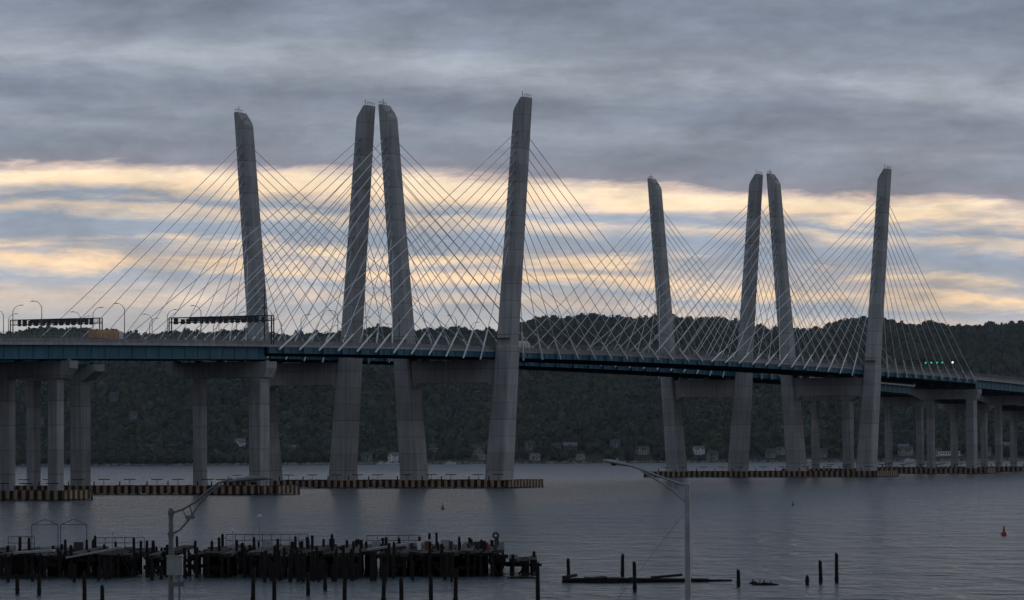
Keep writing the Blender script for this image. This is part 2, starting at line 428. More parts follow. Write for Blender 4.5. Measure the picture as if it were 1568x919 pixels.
def np_mesh(name,V,Fq,mats,tint=None,smooth=False):
    me=bpy.data.meshes.new(name); k=Fq.shape[1]
    me.vertices.add(len(V)); me.vertices.foreach_set('co',V.astype(np.float32).ravel())
    me.loops.add(Fq.size); me.loops.foreach_set('vertex_index',Fq.astype(np.int32).ravel())
    me.polygons.add(len(Fq)); me.polygons.foreach_set('loop_start',np.arange(0,Fq.size,k,dtype=np.int32))
    if tint is not None:
        a=me.attributes.new('tint','FLOAT','POINT'); a.data.foreach_set('value',tint.astype(np.float32))
    me.update(calc_edges=True); me.validate()
    for q in mats: me.materials.append(q)
    o=bpy.data.objects.new(name,me); bpy.context.scene.collection.objects.link(o); return o
np_mesh('hillside_terrain',vs,fs,[mat('hill_soil',(.035,.042,.036),.95,.05,.4,spec=.1)])

# ------------------------------------------------------------------ houses on the far shore
def house_meshes(w,d,h,rh,wallm,roofm,storeys):
    A=MB(); A.box(-w/2,w/2,-d/2,d/2,-4,h,0)
    A.poly([(-w/2,-d/2,h),(-w/2,d/2,h),(-w/2,0,h+rh)],[(0,1,2)],0); A.poly([(w/2,-d/2,h),(w/2,d/2,h),(w/2,0,h+rh)],[(0,1,2)],0)
    A.box(-w*.22,w*.12,-d/2-3,-d/2-.01,-4,h*.9,0); A.poly([(-w*.22,-d/2-3,h*.9),(w*.12,-d/2-3,h*.9),(-w*.05,-d/2-3,h*.9+rh*.7)],[(0,1,2)],0)
    R=MB(); o=.5
    for sg in (-1,1):
        R.hexa([(-w/2-o,sg*(d/2+o),h-.35),(w/2+o,sg*(d/2+o),h-.35),(w/2+o,0,h+rh+.05),(-w/2-o,0,h+rh+.05),(-w/2-o,sg*(d/2+o),h-.1),(w/2+o,sg*(d/2+o),h-.1),(w/2+o,0,h+rh+.35),(-w/2-o,0,h+rh+.35)],0)
        xm=-w*.05; hw=w*.17+o
        R.hexa([(xm+sg*hw,-d/2-3.4,h*.9-.3),(xm,-d/2-3.4,h*.9+rh*.7),(xm,0,h*.9+rh*.7),(xm+sg*hw,0,h*.9-.3),(xm+sg*hw,-d/2-3.4,h*.9),(xm,-d/2-3.4,h*.9+rh*.7+.3),(xm,0,h*.9+rh*.7+.3),(xm+sg*hw,0,h*.9)],0)
    R.box(w*.25,w*.25+1.1,-.6,.6,h,h+rh+1.6,0)
    W=MB()
    for st in range(storeys):
        for x in np.arange(-w/2+1.6,w/2-1,2.6):
            yy=-d/2-3.03 if -w*.22<x<w*.12-.8 else -d/2-.03
            W.box(x-.5,x+.5,yy,yy+.02,.9+st*2.9,2.5+st*2.9,0)
    D=MB(); D.box(w*.2,w*.2+1,-d/2-.05,-d/2-.01,0,2.1,0)
    out=[]
    for mbx,nm,mt in ((A,'walls',wallm),(R,'roof',roofm),(W,'windows',M_GLASS),(D,'door',M_WHITE)):
        ob=mbx.obj('tmp_'+nm,[mt]); out.append((nm,ob.data)); bpy.data.objects.remove(ob)
    return out
WALLS=[mat('siding_white',(.72,.73,.76),.8,1,.1),mat('siding_beige',(.30,.285,.26),.8,1,.1),mat('siding_grey',(.17,.19,.22),.8,1,.1),mat('brick_red',(.12,.075,.065),.9,1,.2)]
ROOFS=[mat('shingle_dark',(.05,.052,.06),.9,1,.2),mat('shingle_grey',(.13,.135,.15),.9,1,.2)]
HV=[house_meshes(12,8,6,3,WALLS[0],ROOFS[1],2),house_meshes(14,9,5.5,3.4,WALLS[1],ROOFS[0],2),house_meshes(10,8,6,3,WALLS[2],ROOFS[0],2),house_meshes(14,9,6,3.2,WALLS[3],ROOFS[1],2),house_meshes(9,7,3.6,2.4,WALLS[1],ROOFS[1],1)]
HL=[]
hs=[(370,686,0),(108,702,0),(150,706,4),(232,690,2),(247,701,2),(282,700,4),(335,702,2),(350,706,4),(452,692,3),(470,703,4),(506,703,1),(562,704,2),(577,697,2),(604,704,0),(618,706,4),(664,690,1),(705,686,2),(732,693,1),(738,702,4),(812,688,2),(819,703,4),(852,690,2),(873,690,3),(889,702,4),(942,684,2),(984,694,1),(1002,690,2),(1070,694,0),(1091,702,2),(1180,700,2),(1198,694,1),(1260,700,2),(1384,692,0),(1432,700,1),(1510,696,2),(1545,690,3),
    (665,612,1),(174,612,2),(1366,508,0),(1385,507,1),(1236,518,1),(1512,518,1),(1525,520,2),(1433,512,1),(1005,652,2),(205,640,2),(540,640,3),(320,575,2),(1540,650,2),(60,650,2)]
for x,y,v in hs:
    r=ray(x,y+2); best=None
    for D in np.arange(3068,3990,4):
        zz=float(hgt(r.x*D,D)); 
        if zz>=CAMZ+r.z*D: best=(r.x*D,D,zz); break
    if best is None: best=(r.x*3080,3080,float(hgt(r.x*3080,3080)))
    if any(abs(best[0]-q[0])<12 and abs(best[1]-q[1])<20 for q in HL): continue
    HL.append(best)
    e=empty('house',best); e.rotation_euler=(0,0,random.uniform(-.5,.5)); sc=random.uniform(.7,.92)*(1.15 if x==370 else 1); e.scale=(sc,)*3
    for nm,dm in HV[v]: inst(nm,dm,e)
# boathouse (long white, two decks)
p=water_at(1452,704); p=Vector((p.x/p.y*3066,3066,1.5)); HL.append((p.x,p.y,p.z)); HL.append((p.x+12,p.y,p.z)); HL.append((p.x-12,p.y,p.z))
e=empty('boathouse',p)
A=MB(); A.box(-12,12,-5,5,-3,3.6); A.box(-9,10,-4,4,3.8,7); a=A.obj('walls',[WALLS[0]],e)
A=MB(); A.box(-12.6,12.6,-5.6,5.6,3.6,3.8); A.box(-9.5,10.5,-4.5,4.5,7,7.3); A.box(2,4,-1,1,7.3,9.3); A.obj('roof',[ROOFS[1]],e)
A=MB()
for x in np.arange(-11,11,2): A.box(x,x+1.3,-5.04,-5.01,.8,2.8)
for x in np.arange(-8,9,2): A.box(x,x+1.3,-4.04,-4.01,4.6,6.2)
A.obj('windows',[M_GLASS],e)
# moored boats
def boat(px,py,L=9):
    p=water_at(px,py); p=Vector((p.x/p.y*3025,3025,0)); mb=MB()
    st=[(-L/2,1.2,1.2),(-L/4,1.5,1.2),(L/5,1.3,1.4),(L/2,.08,1.8)]
    rings=[[(x,-w,z),(x,-w*.6,-.3),(x,w*.6,-.3),(x,w,z)] for x,w,z in st]
    for a,b in zip(rings[:-1],rings[1:]): mb.poly(a+b,[(i,i+1,5+i,4+i) for i in range(3)]+[(3,0,4,7)],0)
    mb.poly(rings[0],[(0,1,2,3)],0); mb.box(-L*.3,L*.12,-.9,.9,1.2,2.6,0); mb.box(-L*.28,L*.125,-.92,.92,1.7,2.2,1); mb.tube((-L*.1,0,2.6),(-L*.1,0,4.5),.06)
    o=mb.obj('moored_boat',[M_WHITE,M_GLASS]); o.location=p; o.rotation_euler=(0,0,random.uniform(-.4,.4))
for x in (585,598,608,128,1040,1392,1240,690): boat(x,710)

# ------------------------------------------------------------------ forest mass
def proto_tree():
    V=[];Fc=[];T=[]
    n=62
    lob=[(np.array([random.uniform(-.45,.45),random.uniform(-.45,.45),random.uniform(-.3,.5)]),random.uniform(.5,.75)) for _ in range(5)]
    for k in range(n):
        c,rr=random.choice(lob); d=rng.normal(size=3); d/=np.linalg.norm(d); d[2]=abs(d[2])*.9-.15*random.random()
        pos=c+d*rr*random.uniform(.8,1.08)
        nn=d+rng.normal(size=3)*.3; nn/=np.linalg.norm(nn)
        u=np.cross(nn,rng.normal(size=3)); u/=np.linalg.norm(u); w=np.cross(nn,u)
        sz_=random.uniform(.16,.3)
        o=len(V)
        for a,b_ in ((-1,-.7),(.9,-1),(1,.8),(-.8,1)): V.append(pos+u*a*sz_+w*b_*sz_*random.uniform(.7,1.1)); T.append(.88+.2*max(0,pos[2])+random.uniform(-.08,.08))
        Fc.append((o,o+1,o+2,o+3))
    for c,rr in lob:   # opaque cores
        o=len(V); r=rr*.78
        cube=[(-.6,-.6,-1.2),(.6,-.6,-1.2),(.6,.6,-1.2),(-.6,.6,-1.2),(-.7,-.7,.5),(.7,-.7,.5),(.7,.7,.5),(-.7,.7,.5)]
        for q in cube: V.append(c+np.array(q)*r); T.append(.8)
        for f in ((3,2,1,0),(4,5,6,7),(0,1,5,4),(1,2,6,5),(2,3,7,6),(3,0,4,7)): Fc.append(tuple(o+i for i in f))
    return np.array(V),np.array(Fc),np.array(T)
PR=[proto_tree() for _ in range(9)]
Vs=[];Fs=[];Ts=[];off=0
HA=np.array([(q[0],q[1]) for q in HL])
D=3066.
while D<4075:
    xw=.175*D; x=-xw
    while x<xw:
        X=x+random.uniform(-5,5); Y=D+random.uniform(-5,5); x+=random.uniform(7,11)
        dx=np.abs(HA[:,0]-X); dy=HA[:,1]-Y
        if np.any((dx<9)&(dy>-7)&(dy<34)): continue
        if Y<3110 and random.random()<.25: continue
        r=random.uniform(3.8,7.2)*(0.75 if Y<3130 else 1)
        z=float(hgt(X,Y)); V,Fc,T=random.choice(PR); a=random.uniform(0,6.28); ca,sa=math.cos(a),math.sin(a)
        hz=random.uniform(.85,1.45)
        P=np.stack([(V[:,0]*ca-V[:,1]*sa)*r+X,(V[:,0]*sa+V[:,1]*ca)*r+Y,V[:,2]*r*hz+z+r*.9],1)
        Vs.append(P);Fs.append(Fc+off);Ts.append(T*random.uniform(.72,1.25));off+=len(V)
    D+=10.0
m,nt,b=new_mat('foliage'); N=nt.nodes; L=nt.links
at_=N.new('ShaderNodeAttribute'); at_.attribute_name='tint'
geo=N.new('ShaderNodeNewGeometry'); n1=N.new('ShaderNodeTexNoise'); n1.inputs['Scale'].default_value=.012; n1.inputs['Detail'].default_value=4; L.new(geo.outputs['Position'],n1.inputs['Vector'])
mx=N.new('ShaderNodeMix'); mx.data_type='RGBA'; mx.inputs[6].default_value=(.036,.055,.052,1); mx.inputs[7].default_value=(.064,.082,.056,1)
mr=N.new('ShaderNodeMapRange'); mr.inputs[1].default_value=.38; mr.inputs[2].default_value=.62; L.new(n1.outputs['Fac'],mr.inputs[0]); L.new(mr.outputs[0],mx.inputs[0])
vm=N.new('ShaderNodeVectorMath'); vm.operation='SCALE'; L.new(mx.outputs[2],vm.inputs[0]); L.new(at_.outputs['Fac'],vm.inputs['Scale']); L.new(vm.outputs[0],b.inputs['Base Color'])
b.inputs['Roughness'].default_value=.9; b.inputs['Specular IOR Level'].default_value=.15
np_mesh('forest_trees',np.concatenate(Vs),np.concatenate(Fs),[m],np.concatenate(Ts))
# rocky shoreline wall
mb=MB()
for k in range(330):
    X=-620+k*3.8+random.uniform(-1,1); Y=3052+12*math.sin(X*.013)+7*math.sin(X*.041+1)-3+random.uniform(-1,1); w=random.uniform(1.2,2.8); hh=random.uniform(.8,2.0)
    mb.hexa([(X-w,Y-w,-1),(X+w,Y-w,-1),(X+w,Y+w,-1),(X-w,Y+w,-1),(X-w*.7,Y-w*.5,hh),(X+w*.6,Y-w*.6,hh*.8),(X+w*.7,Y+w*.7,hh*1.2),(X-w*.6,Y+w*.6,hh)])
mb.obj('shore_rocks',[mat('riprap',(.16,.155,.15),.9,.4,.4)])

# evening haze lying over the river and hillside (a real scattering medium)
hm=bpy.data.materials.new('haze_volume'); hm.use_nodes=True; hn=hm.node_tree; hn.nodes.clear()
ho=hn.nodes.new('ShaderNodeOutputMaterial'); hv=hn.nodes.new('ShaderNodeVolumeScatter')
hv.inputs['Color'].default_value=(.80,.90,1,1); hv.inputs['Density'].default_value=3.3e-5; hv.inputs['Anisotropy'].default_value=.2
hn.links.new(hv.outputs[0],ho.inputs['Volume'])
mb=MB(); mb.box(-2600,2600,1250,5600,-6,330); mb.obj('evening_haze',[hm])

# ------------------------------------------------------------------ near ground
mb=MB(); xs=np.linspace(-260,260,53)
rows=[(-150,2.6),(0,2.5),(100,2.5),(190,2.4),(205,1.6),(214,-.8)]
pts=[(float(x),y+(4*math.sin(x*.05)+2*math.sin(x*.17) if y>150 else 0),z) for y,z in rows for x in xs]
n=len(xs); mb.poly(pts,[(r*n+i,r*n+i+1,(r+1)*n+i+1,(r+1)*n+i) for r in range(len(rows)-1) for i in range(n-1)],0,True)
mb.obj('shore_ground',[mat('grass_bank',(.05,.06,.03),.95,.6,.4,bump=.5)])

# ------------------------------------------------------------------ derelict pier
def pile(mb,x,y,z0,z1,r=.17,tilt=.03,mi=0):
    dx,dy=random.uniform(-tilt,tilt)*(z1-z0),random.uniform(-tilt,tilt)*(z1-z0)
    mb.tube((x,y,z0),(x+dx,y+dy,z1),r*1.08,r*.9,8,mi)
    if random.random()<.5: mb.tube((x+dx,y+dy,z1-.01),(x+dx+.03,y+dy,z1+.12),r*.9,r*.35,8,mi)
def px2x(px,Y): return (px-784)/F*Y
pier=empty('derelict_pier',(px2x(400,360),360,0)); inv=Matrix.Translation(-pier.location)
dk=MB(); pl=MB(); cl=MB()
def section(pa,pb,Y0,Y1,zt,dens=1.25,gap=.12):
    xa,xb=px2x(pa,Y0),px2x(pb,Y0); x=xa
    while x<xb:
        w=random.uniform(.7,1.6)
        if random.random()>gap:
            z=zt+random.uniform(-.22,.15); sl_=random.uniform(-.12,.12)
            ya=Y0+random.choice((0,0,0,.5,1.5,3))
            dk.hexa([(x,ya,z-.35),(x+w-.05,ya,z-.35+sl_),(x+w-.05,Y1,z-.35),(x,Y1,z-.35),(x,ya,z),(x+w-.05,ya,z+sl_),(x+w-.05,Y1,z),(x,Y1,z)],random.choice((0,0,1)))
        if random.random()<.75:
            zz=random.uniform(.6,zt-.6); dk.box(x-.3,x+w+.4,Y0+.1,Y0+.35,zz,zz+random.uniform(.2,.5),0)
        if random.random()<.5:
            dk.tube((x,Y0-.1,.1),(x+random.uniform(-1.6,1.6),Y0-.1,zt-.2),.11,mi=0)
        x+=w
    y=Y0
    r=0
    while y<Y1+.1:
        x=xa
        while x<xb:
            up=zt-.1
            if r in (0,) or y+4>Y1:
                if random.random()<.45: up=zt+random.uniform(.3,1.3)
            elif random.random()<.1: up=zt+random.uniform(.3,1.0)
            pile(pl,x+random.uniform(-.3,.3),y+random.uniform(-.25,.1)-(.25 if r==0 else 0),-2,up,random.uniform(.14,.2)); x+=dens*random.uniform(.7,1.4)
        y+=4.2; r+=1
    for xx in np.arange(xa,xb,3.3): dk.box(xx,xx+.3,Y0-.3,Y1,zt-.75,zt-.36,0)
section(-60,252,352,378,2.35); section(286,660,349,380,2.35,1.05); section(655,762,348,378,2.5,1.1,.02); section(762,818,350,362,1.55,1.2,.3)
# inner bulkhead planks (dark mass behind the front piles)
for pa,pb in ((-60,200),(400,470),(560,770)):
    x=px2x(pa,356)
    while x<px2x(pb,356):
        w=random.uniform(.3,.8)
        if random.random()>.12: dk.box(x,x+w-.03,356,356.3,random.choice((-.5,-.5,.5,.9)),random.uniform(1.9,2.2),0)
        x+=w
# loose piles in front
for k in range(60):
    px=random.gauss(500,95); 
    if px<385 or px>700: continue
    Y=random.uniform(333,349); pile(pl,px2x(px,Y),Y,-2,random.uniform(1.3,3.2),random.uniform(.13,.2),.05)
for k in range(16):
    Y=random.uniform(338,350); pile(pl,px2x(random.uniform(-10,250),Y),Y,-2,random.uniform(1.2,2.6),.16,.05)
for px in (30,44,80,100,131,145,160,205,297,322,335,360,380,388,424,450,477,508,540,545,560,590,618,640,655,668,700,720,735,757):
    Y=random.uniform(355,372); pile(pl,px2x(px,Y),Y,0,random.uniform(2.9,3.9),.16)
# clutter: rails, ramp, wreck
def rail(pa,pb,Y,z0,z1,mi):
    xs_=np.linspace(px2x(pa,Y),px2x(pb,Y),max(3,int((pb-pa)/12)))
    for x in xs_: cl.tube((x,Y,z0),(x,Y,z1),.035,mi=mi)
    for z in (z1,(z0+z1)/2): cl.tube((xs_[0],Y,z),(xs_[-1],Y,z),.035,mi=mi)
rail(12,52,372,2.3,3.6,0); rail(145,220,374,2.3,3.4,0); rail(345,470,377,2.3,3.6,0); rail(560,640,377,2.3,3.4,0)
for a,b_ in ((48,88),(92,132)):
    Y=375; x0,x1=px2x(a,Y),px2x(b_,Y)
    cl.tube((x0,Y,2.3),(x0,Y,4.8),.04); cl.tube((x1,Y,2.3),(x1,Y,4.8),.04); cl.tube((x0,Y,4.8),((x0+x1)/2,Y,5.4),.03); cl.tube((x1,Y,4.8),((x0+x1)/2,Y,5.4),.03); cl.tube((x0,Y,4.8),(x1,Y,4.8),.03)
for a,b_,z0,z1 in ((100,185,2.0,3.0),(560,620,2.6,3.1),(20,80,2.5,2.7)):
    Y=351.5; cl.hexa([(px2x(a,Y),Y,z0-.12),(px2x(b_,Y),Y,z1-.12),(px2x(b_,Y),Y+2,z1-.12),(px2x(a,Y),Y+2,z0-.12),(px2x(a,Y),Y,z0+.08),(px2x(b_,Y),Y,z1+.08),(px2x(b_,Y),Y+2,z1+.08),(px2x(a,Y),Y+2,z0+.08)],3)
# beached skiff, red/white drums, tyre
Y=358; x0=px2x(612,Y); st=[(0,.25,2.9),(.9,.55,2.7),(2.2,.6,2.7),(3.3,.3,3.1)]
rg=[[(x0+x,Y-w,z+.45),(x0+x,Y-w*.5,z),(x0+x,Y+w*.5,z),(x0+x,Y+w,z+.45)] for x,w,z in st]
for a,b_ in zip(rg[:-1],rg[1:]): cl.poly(a+b_,[(i,i+1,5+i,4+i) for i in range(3)],1)
for i,(px,mi) in enumerate(((628,0),(640,1),(652,2),(688,0),(702,1),(716,0),(745,2))):
    x=px2x(px,357); cl.tube((x,357,2.4),(x+random.uniform(-.2,.2),357,random.uniform(2.9,3.3)),.22,n=10,mi=mi)
for px in (18,72,120,355,410,575,610,680,730):
    x=px2x(px,366); cl.box(x-.5,x+.5,365.5,366.5,2.3,random.uniform(2.7,3.2),random.choice((0,3)))
xc=px2x(757,352); 
for k in range(12):
    a=2*math.pi*k/12; a2=2*math.pi*(k+1)/12; cl.tube((xc+.26*math.cos(a),352,3.95+.26*math.sin(a)),(xc+.26*math.cos(a2),352,3.95+.26*math.sin(a2)),.12,n=6,mi=0)
cl.tube((xc,352,2.3),(xc,352,3.8),.12)
for o in (dk.obj('deck_planks',[M_WOOD,M_WOOD2]),pl.obj('piles',[M_WOOD]),cl.obj('clutter',[M_DARK,M_WHITE,M_RUST,M_GALV])):
    o.data.transform(inv); o.parent=pier
# small pier lamps
for px,top,Y in ((398,790,362),(356,812,364),(172,812,370)):
    p=at(px,top,Y); mb=MB(); mb.tube((0,0,0),(0,0,p.z-2.2),.05,.04,8); mb.box(-.25,.2,-.09,.09,p.z-2.3,p.z-2.12,1); mb.tube((0,0,p.z-2.12),(0,0,p.z-2.0),.12,.05,8,1)
    mb.box(-.15,.15,-.15,.15,0,.15); o=mb.obj('pier_lamp',[M_GALV,M_WHITE]); o.location=(p.x,Y,2.2)

# single pilings
def piling(px,ytop,ybot,r=.17):
    p=water_at(px,ybot); q=at(px,ytop,p.y); mb=MB(); hh=q.z; tx=random.uniform(-.04,.04)*hh
    mb.tube((0,0,-2),(tx*.5,0,hh*.5),r*1.1,r,10); mb.tube((tx*.5,0,hh*.5),(tx,0,hh-.1),r,r*.95,10); mb.tube((tx,0,hh-.1),(tx+.04,.02,hh),r*.95,r*.6,10)
    for k in range(3):
        a=random.uniform(0,6); mb.tube((tx+r*.6*math.cos(a),r*.6*math.sin(a),hh-.2),(tx+r*.6*math.cos(a),r*.6*math.sin(a),hh+.1),.05,.03,5)
    mb.tube((tx*.2,0,.3),(tx*.25,0,.5),r*1.25,r*1.2,10)
    o=mb.obj('wooden_piling',[M_WOOD]); o.location=(p.x,p.y,0)
for a in [(871,856,891),(953,849,884),(972,861,906),(1131,873,899),(1236,882,896),(1257,859,893),(1281,848,893),(824,862,935),(697,872,925),(587,884,925),(527,873,930),(387,870,925),(420,888,930),(130,878,930),(157,897,935),(27,880,910),(60,878,912),(615,886,935),(660,880,930),(472,880,912),(498,876,905)]:
    piling(*a)
# floating dock remains
p=water_at(972,891); mb=MB(); 
for k in range(26):
    q=k/25; x=-6.6+q*13.2; w=.27; yy=random.uniform(-.25,.25); hh=.28+.16*math.sin(q*6)+random.uniform(-.06,.08)
    mb.box(x-w,x+w,-2.2*math.sin(math.pi*min(1,q+.12))+yy-.3,1.6+yy,-.3,hh,random.choice((0,0,1)))
mb.tube((-6.8,-1.2,.25),(-1,-2.4,.3),.17); mb.tube((-1,-2.4,.3),(6.9,-1.0,.15),.17); mb.tube((-6.8,-1.2,.5),(-5.5,1.5,.6),.15)
mb.tube((1.5,-1.8,.45),(4.5,1,.6),.12); mb.tube((6,-.5,.1),(9.2,.3,.05),.12)
o=mb.obj('floating_dock',[M_WOOD,M_WOOD2]); o.location=(p.x,p.y,0)
for px,py,Ld in ((1172,896,2.4),(1155,894,.8),(35,885,7),(800,886,3)):
    p=water_at(px,py); mb=MB(); mb.tube((-Ld/2,0,.02),(0,.1,.1),.12,.15,8); mb.tube((0,.1,.1),(Ld/2,-.1,.0),.15,.09,8); mb.tube((-.2,0,.1),(-.1,.1,.45),.07,.04,6); mb.tube((.5,0,.1),(.55,.1,.35),.06,.04,6)
    o=mb.obj('driftwood_log',[M_WOOD]); o.location=p
# channel buoys
def buoy(px,ybot,ytop,mt):
    p=water_at(px,ybot); H=at(px,ytop,p.y).z; mb=MB(); r=H*.28
    mb.tube((0,0,-.4),(0,0,H*.28),r*.9,r,14); mb.tube((0,0,H*.28),(0,0,H*.4),r,r*.55,14); mb.tube((0,0,H*.4),(0,0,H*.82),r*.5,r*.3,12)
    mb.tube((0,0,H*.82),(0,0,H),r*.42,r*.08,12); mb.tube((0,0,H*.1),(0,0,H*.14),r*1.12,r*1.12,14)
    o=mb.obj('channel_buoy',[mt]); o.location=p; o.rotation_euler=(.03,.04,0)
buoy(678,780,771,M_RED); buoy(1537,820,805,M_RED); buoy(1214,774,767,M_GREEN)

# ------------------------------------------------------------------ foreground street lamps
def lamp_right():
    D=110; root=at(1053,840,D); X=root.x
    def W(px,py): v=at(px,py,D); return (v.x-X, 0, v.z-2.5)
    mb=MB(); top=W(1053,741)
    mb.tube((0,0,0),(0,0,top[2]),.115,.08,16); mb.tube((0,0,0),(0,0,.12),.28,.26,16); mb.tube((0,0,.12),(0,0,.3),.17,.13,16)
    mb.tube((0,0,top[2]),(0,0,top[2]+.06),.085,.05,16)
    up=[(0,0,top[2]-.07),W(1030,737),W(1005,728),W(985,720),W(960,711)]
    lo=[(0,0,top[2]-.62),W(1030,751),W(1010,738),W(990,726),W(978,717)]
    mb.path(up,.034,8); mb.path(lo,.03,8)
    mb.tube(up[1],lo[1],.018); mb.tube(up[2],lo[2],.018)
    mb.tube((0,0,top[2]-.13),(0,0,top[2]-.01),.1,.1,12); mb.tube((0,0,top[2]-.7),(0,0,top[2]-.55),.1,.1,12)
    h0=W(968,714); h1=W(923,705)
    # cobra head: lofted
    st=[(0,.05,.035,0),(.2,.09,.07,0),(.5,.15,.085,0),(.8,.14,.07,0),(1,.05,.03,0)]
    rings=[]
    for q,w,hh,_ in st:
        cx=h0[0]+(h1[0]-h0[0])*q; cz=h0[2]+(h1[2]-h0[2])*q
        rings.append([(cx,w*math.cos(a),cz+hh*(math.sin(a) if math.sin(a)>0 else .6*math.sin(a))) for a in [i*math.pi/6 for i in range(12)]])
    for a,b_ in zip(rings[:-1],rings[1:]): mb.poly(a+b_,[(i,(i+1)%12,12+(i+1)%12,12+i) for i in range(12)],0,True)
    mb.poly(rings[0],[tuple(range(12))],0); mb.poly(rings[-1],[tuple(range(12))],0)
    c=[h0[0]+(h1[0]-h0[0])*.62,0,h0[2]+(h1[2]-h0[2])*.62]
    mb.tube((c[0],0,c[2]-.03),(c[0],0,c[2]-.1),.11,.07,12,1)
    mb.tube((c[0]+.1,0,c[2]+.05),(c[0]+.1,0,c[2]+.14),.035,.03,8)
    mb.tube((0,0,top[2]-.8),(W(945,919)[0],0.3,W(945,919)[2]),.007,n=4,mi=2)
    o=mb.obj('street_lamp',[M_GALV,M_GLASS,M_DARK]); o.location=(X,D,2.5)
def lamp_left():
    D=105; root=at(262,850,D); X=root.x
    def W(px,py): v=at(px,py,D); return (v.x-X,0,v.z-2.5)
    mb=MB(); top=W(262,780)
    mb.tube((0,0,0),(0,0,top[2]),.12,.07,16); mb.tube((0,0,0),(0,0,.12),.28,.26,16); mb.tube((0,0,.12),(0,0,.3),.18,.14,16)
    mb.tube((0,0,top[2]),(0,0,top[2]+.04),.08,.05,12)
    up=[(0,0,top[2]-.12),W(280,780),W(300,768),W(318,752),W(334,740),W(356,733)]
    lo=[(0,0,top[2]-.75),W(275,812),W(290,795),W(303,775),W(322,754),W(340,742)]
    mb.path(up,.034,8); mb.path(lo,.03,8); mb.tube(up[1],W(287,798),.02); mb.tube(W(290,773),W(296,792),.025); mb.box(W(284,0)[0],W(297,0)[0],-.06,.06,W(0,797)[2],W(0,791)[2],0)
    h0=W(348,738); h1=W(412,733); rings=[]
    for q,w,hh in ((0,.05,.03),(.25,.09,.07),(.55,.16,.1),(.85,.14,.08),(1,.05,.02)):
        cx=h0[0]+(h1[0]-h0[0])*q; cz=h0[2]+(h1[2]-h0[2])*q+.03*math.sin(q*3.1)
        rings.append([(cx,w*math.cos(a),cz+hh*(math.sin(a) if math.sin(a)>0 else .6*math.sin(a))) for a in [i*math.pi/6 for i in range(12)]])
    for a,b_ in zip(rings[:-1],rings[1:]): mb.poly(a+b_,[(i,(i+1)%12,12+(i+1)%12,12+i) for i in range(12)],0,True)
    mb.poly(rings[0],[tuple(range(12))],0); mb.poly(rings[-1],[tuple(range(12))],0)
    c=[h0[0]+(h1[0]-h0[0])*.62,0,h0[2]+.03]; mb.tube((c[0],0,c[2]-.03),(c[0],0,c[2]-.12),.12,.07,12,1)
    # control cabinet + bracket
    a=W(257,852); b_=W(281,880)
    mb.box(a[0],b_[0],-.36,-.14,b_[2],a[2],2); mb.box(a[0]-.02,b_[0]+.02,-.38,-.12,a[2],a[2]+.03,2); mb.box(a[0]+.06,b_[0]-.06,-.14,-.05,a[2]-.2,a[2]-.1,0)
    mb.tube((b_[0]-.1,-.25,b_[2]),(b_[0]-.1,-.22,b_[2]-.8),.03,n=8); mb.box(a[0]+.1,b_[0]+.05,-.22,-.13,b_[2]-.35,b_[2]-.2,0)
    for z in (top[2]-.12,top[2]-.75): mb.tube((0,0,z-.07),(0,0,z+.07),.1,.1,12)
    o=mb.obj('street_lamp',[mat('weathered_lamp_steel',(.13,.135,.14),.6,3,.25),M_GLASS,M_GALV]); o.location=(X,D,2.5)
lamp_right(); lamp_left()

# ------------------------------------------------------------------ world: dusk cloud deck over a Nishita sky
w=bpy.data.worlds.new('World'); bpy.context.scene.world=w; w.use_nodes=True
nt=w.node_tree; N=nt.nodes; L=nt.links; N.clear()
out=N.new('ShaderNodeOutputWorld'); tc=N.new('ShaderNodeTexCoord'); sp=N.new('ShaderNodeSeparateXYZ'); L.new(tc.outputs['Generated'],sp.inputs[0])
SUN_EL=math.radians(6); SUN_AZ=math.radians(38)
sky=N.new('ShaderNodeTexSky'); sky.sky_type='NISHITA'; sky.sun_disc=False; sky.sun_elevation=SUN_EL; sky.sun_rotation=SUN_AZ
bgs=N.new('ShaderNodeBackground'); bgs.inputs['Strength'].default_value=.06; L.new(sky.outputs[0],bgs.inputs[0])
def nm(op,a,bv=None,c=None,clamp=False):
    n=N.new('ShaderNodeMath'); n.operation=op; n.use_clamp=clamp
    for i,v in enumerate((a,bv,c)):
        if v is None: continue
        if isinstance(v,(int,float)): n.inputs[i].default_value=v
        else: L.new(v,n.inputs[i])
    return n.outputs[0]
az=nm('ARCTAN2',sp.outputs[0],sp.outputs[1]); el=sp.outputs[2]
def noise(sa,se,det=5,rough=.55,seed=0.,dist=0.):
    cx=N.new('ShaderNodeCombineXYZ'); L.new(nm('MULTIPLY',az,sa),cx.inputs[0]); L.new(nm('MULTIPLY',el,se),cx.inputs[1]); cx.inputs[2].default_value=seed
    n=N.new('ShaderNodeTexNoise'); n.inputs['Scale'].default_value=1; n.inputs['Detail'].default_value=det; n.inputs['Roughness'].default_value=rough; n.inputs['Distortion'].default_value=dist
    L.new(cx.outputs[0],n.inputs['Vector']); return n.outputs['Fac']
n1=nm('SUBTRACT',noise(10,30,3,.5,1.3),.5); n2=nm('SUBTRACT',noise(36,170,9,.68,4.1,.3),.5)
sag=nm('MULTIPLY',nm('MINIMUM',nm('MULTIPLY',az,az),.04),.15)      # cloud bank dips away from the centre
tilt=nm('MULTIPLY',nm('MAXIMUM',nm('MINIMUM',az,.4),-.4),.050)
wv=nm('ADD',nm('ADD',nm('ADD',el,tilt),nm('ADD',sag,.0012)),nm('ADD',nm('MULTIPLY',n1,.010),nm('MULTIPLY',n2,.0105)))
fac=nm('DIVIDE',wv,.14,clamp=True)
def s2l(c): 
    c=c/255; return c/12.92 if c<=.04045 else ((c+.055)/1.055)**2.4
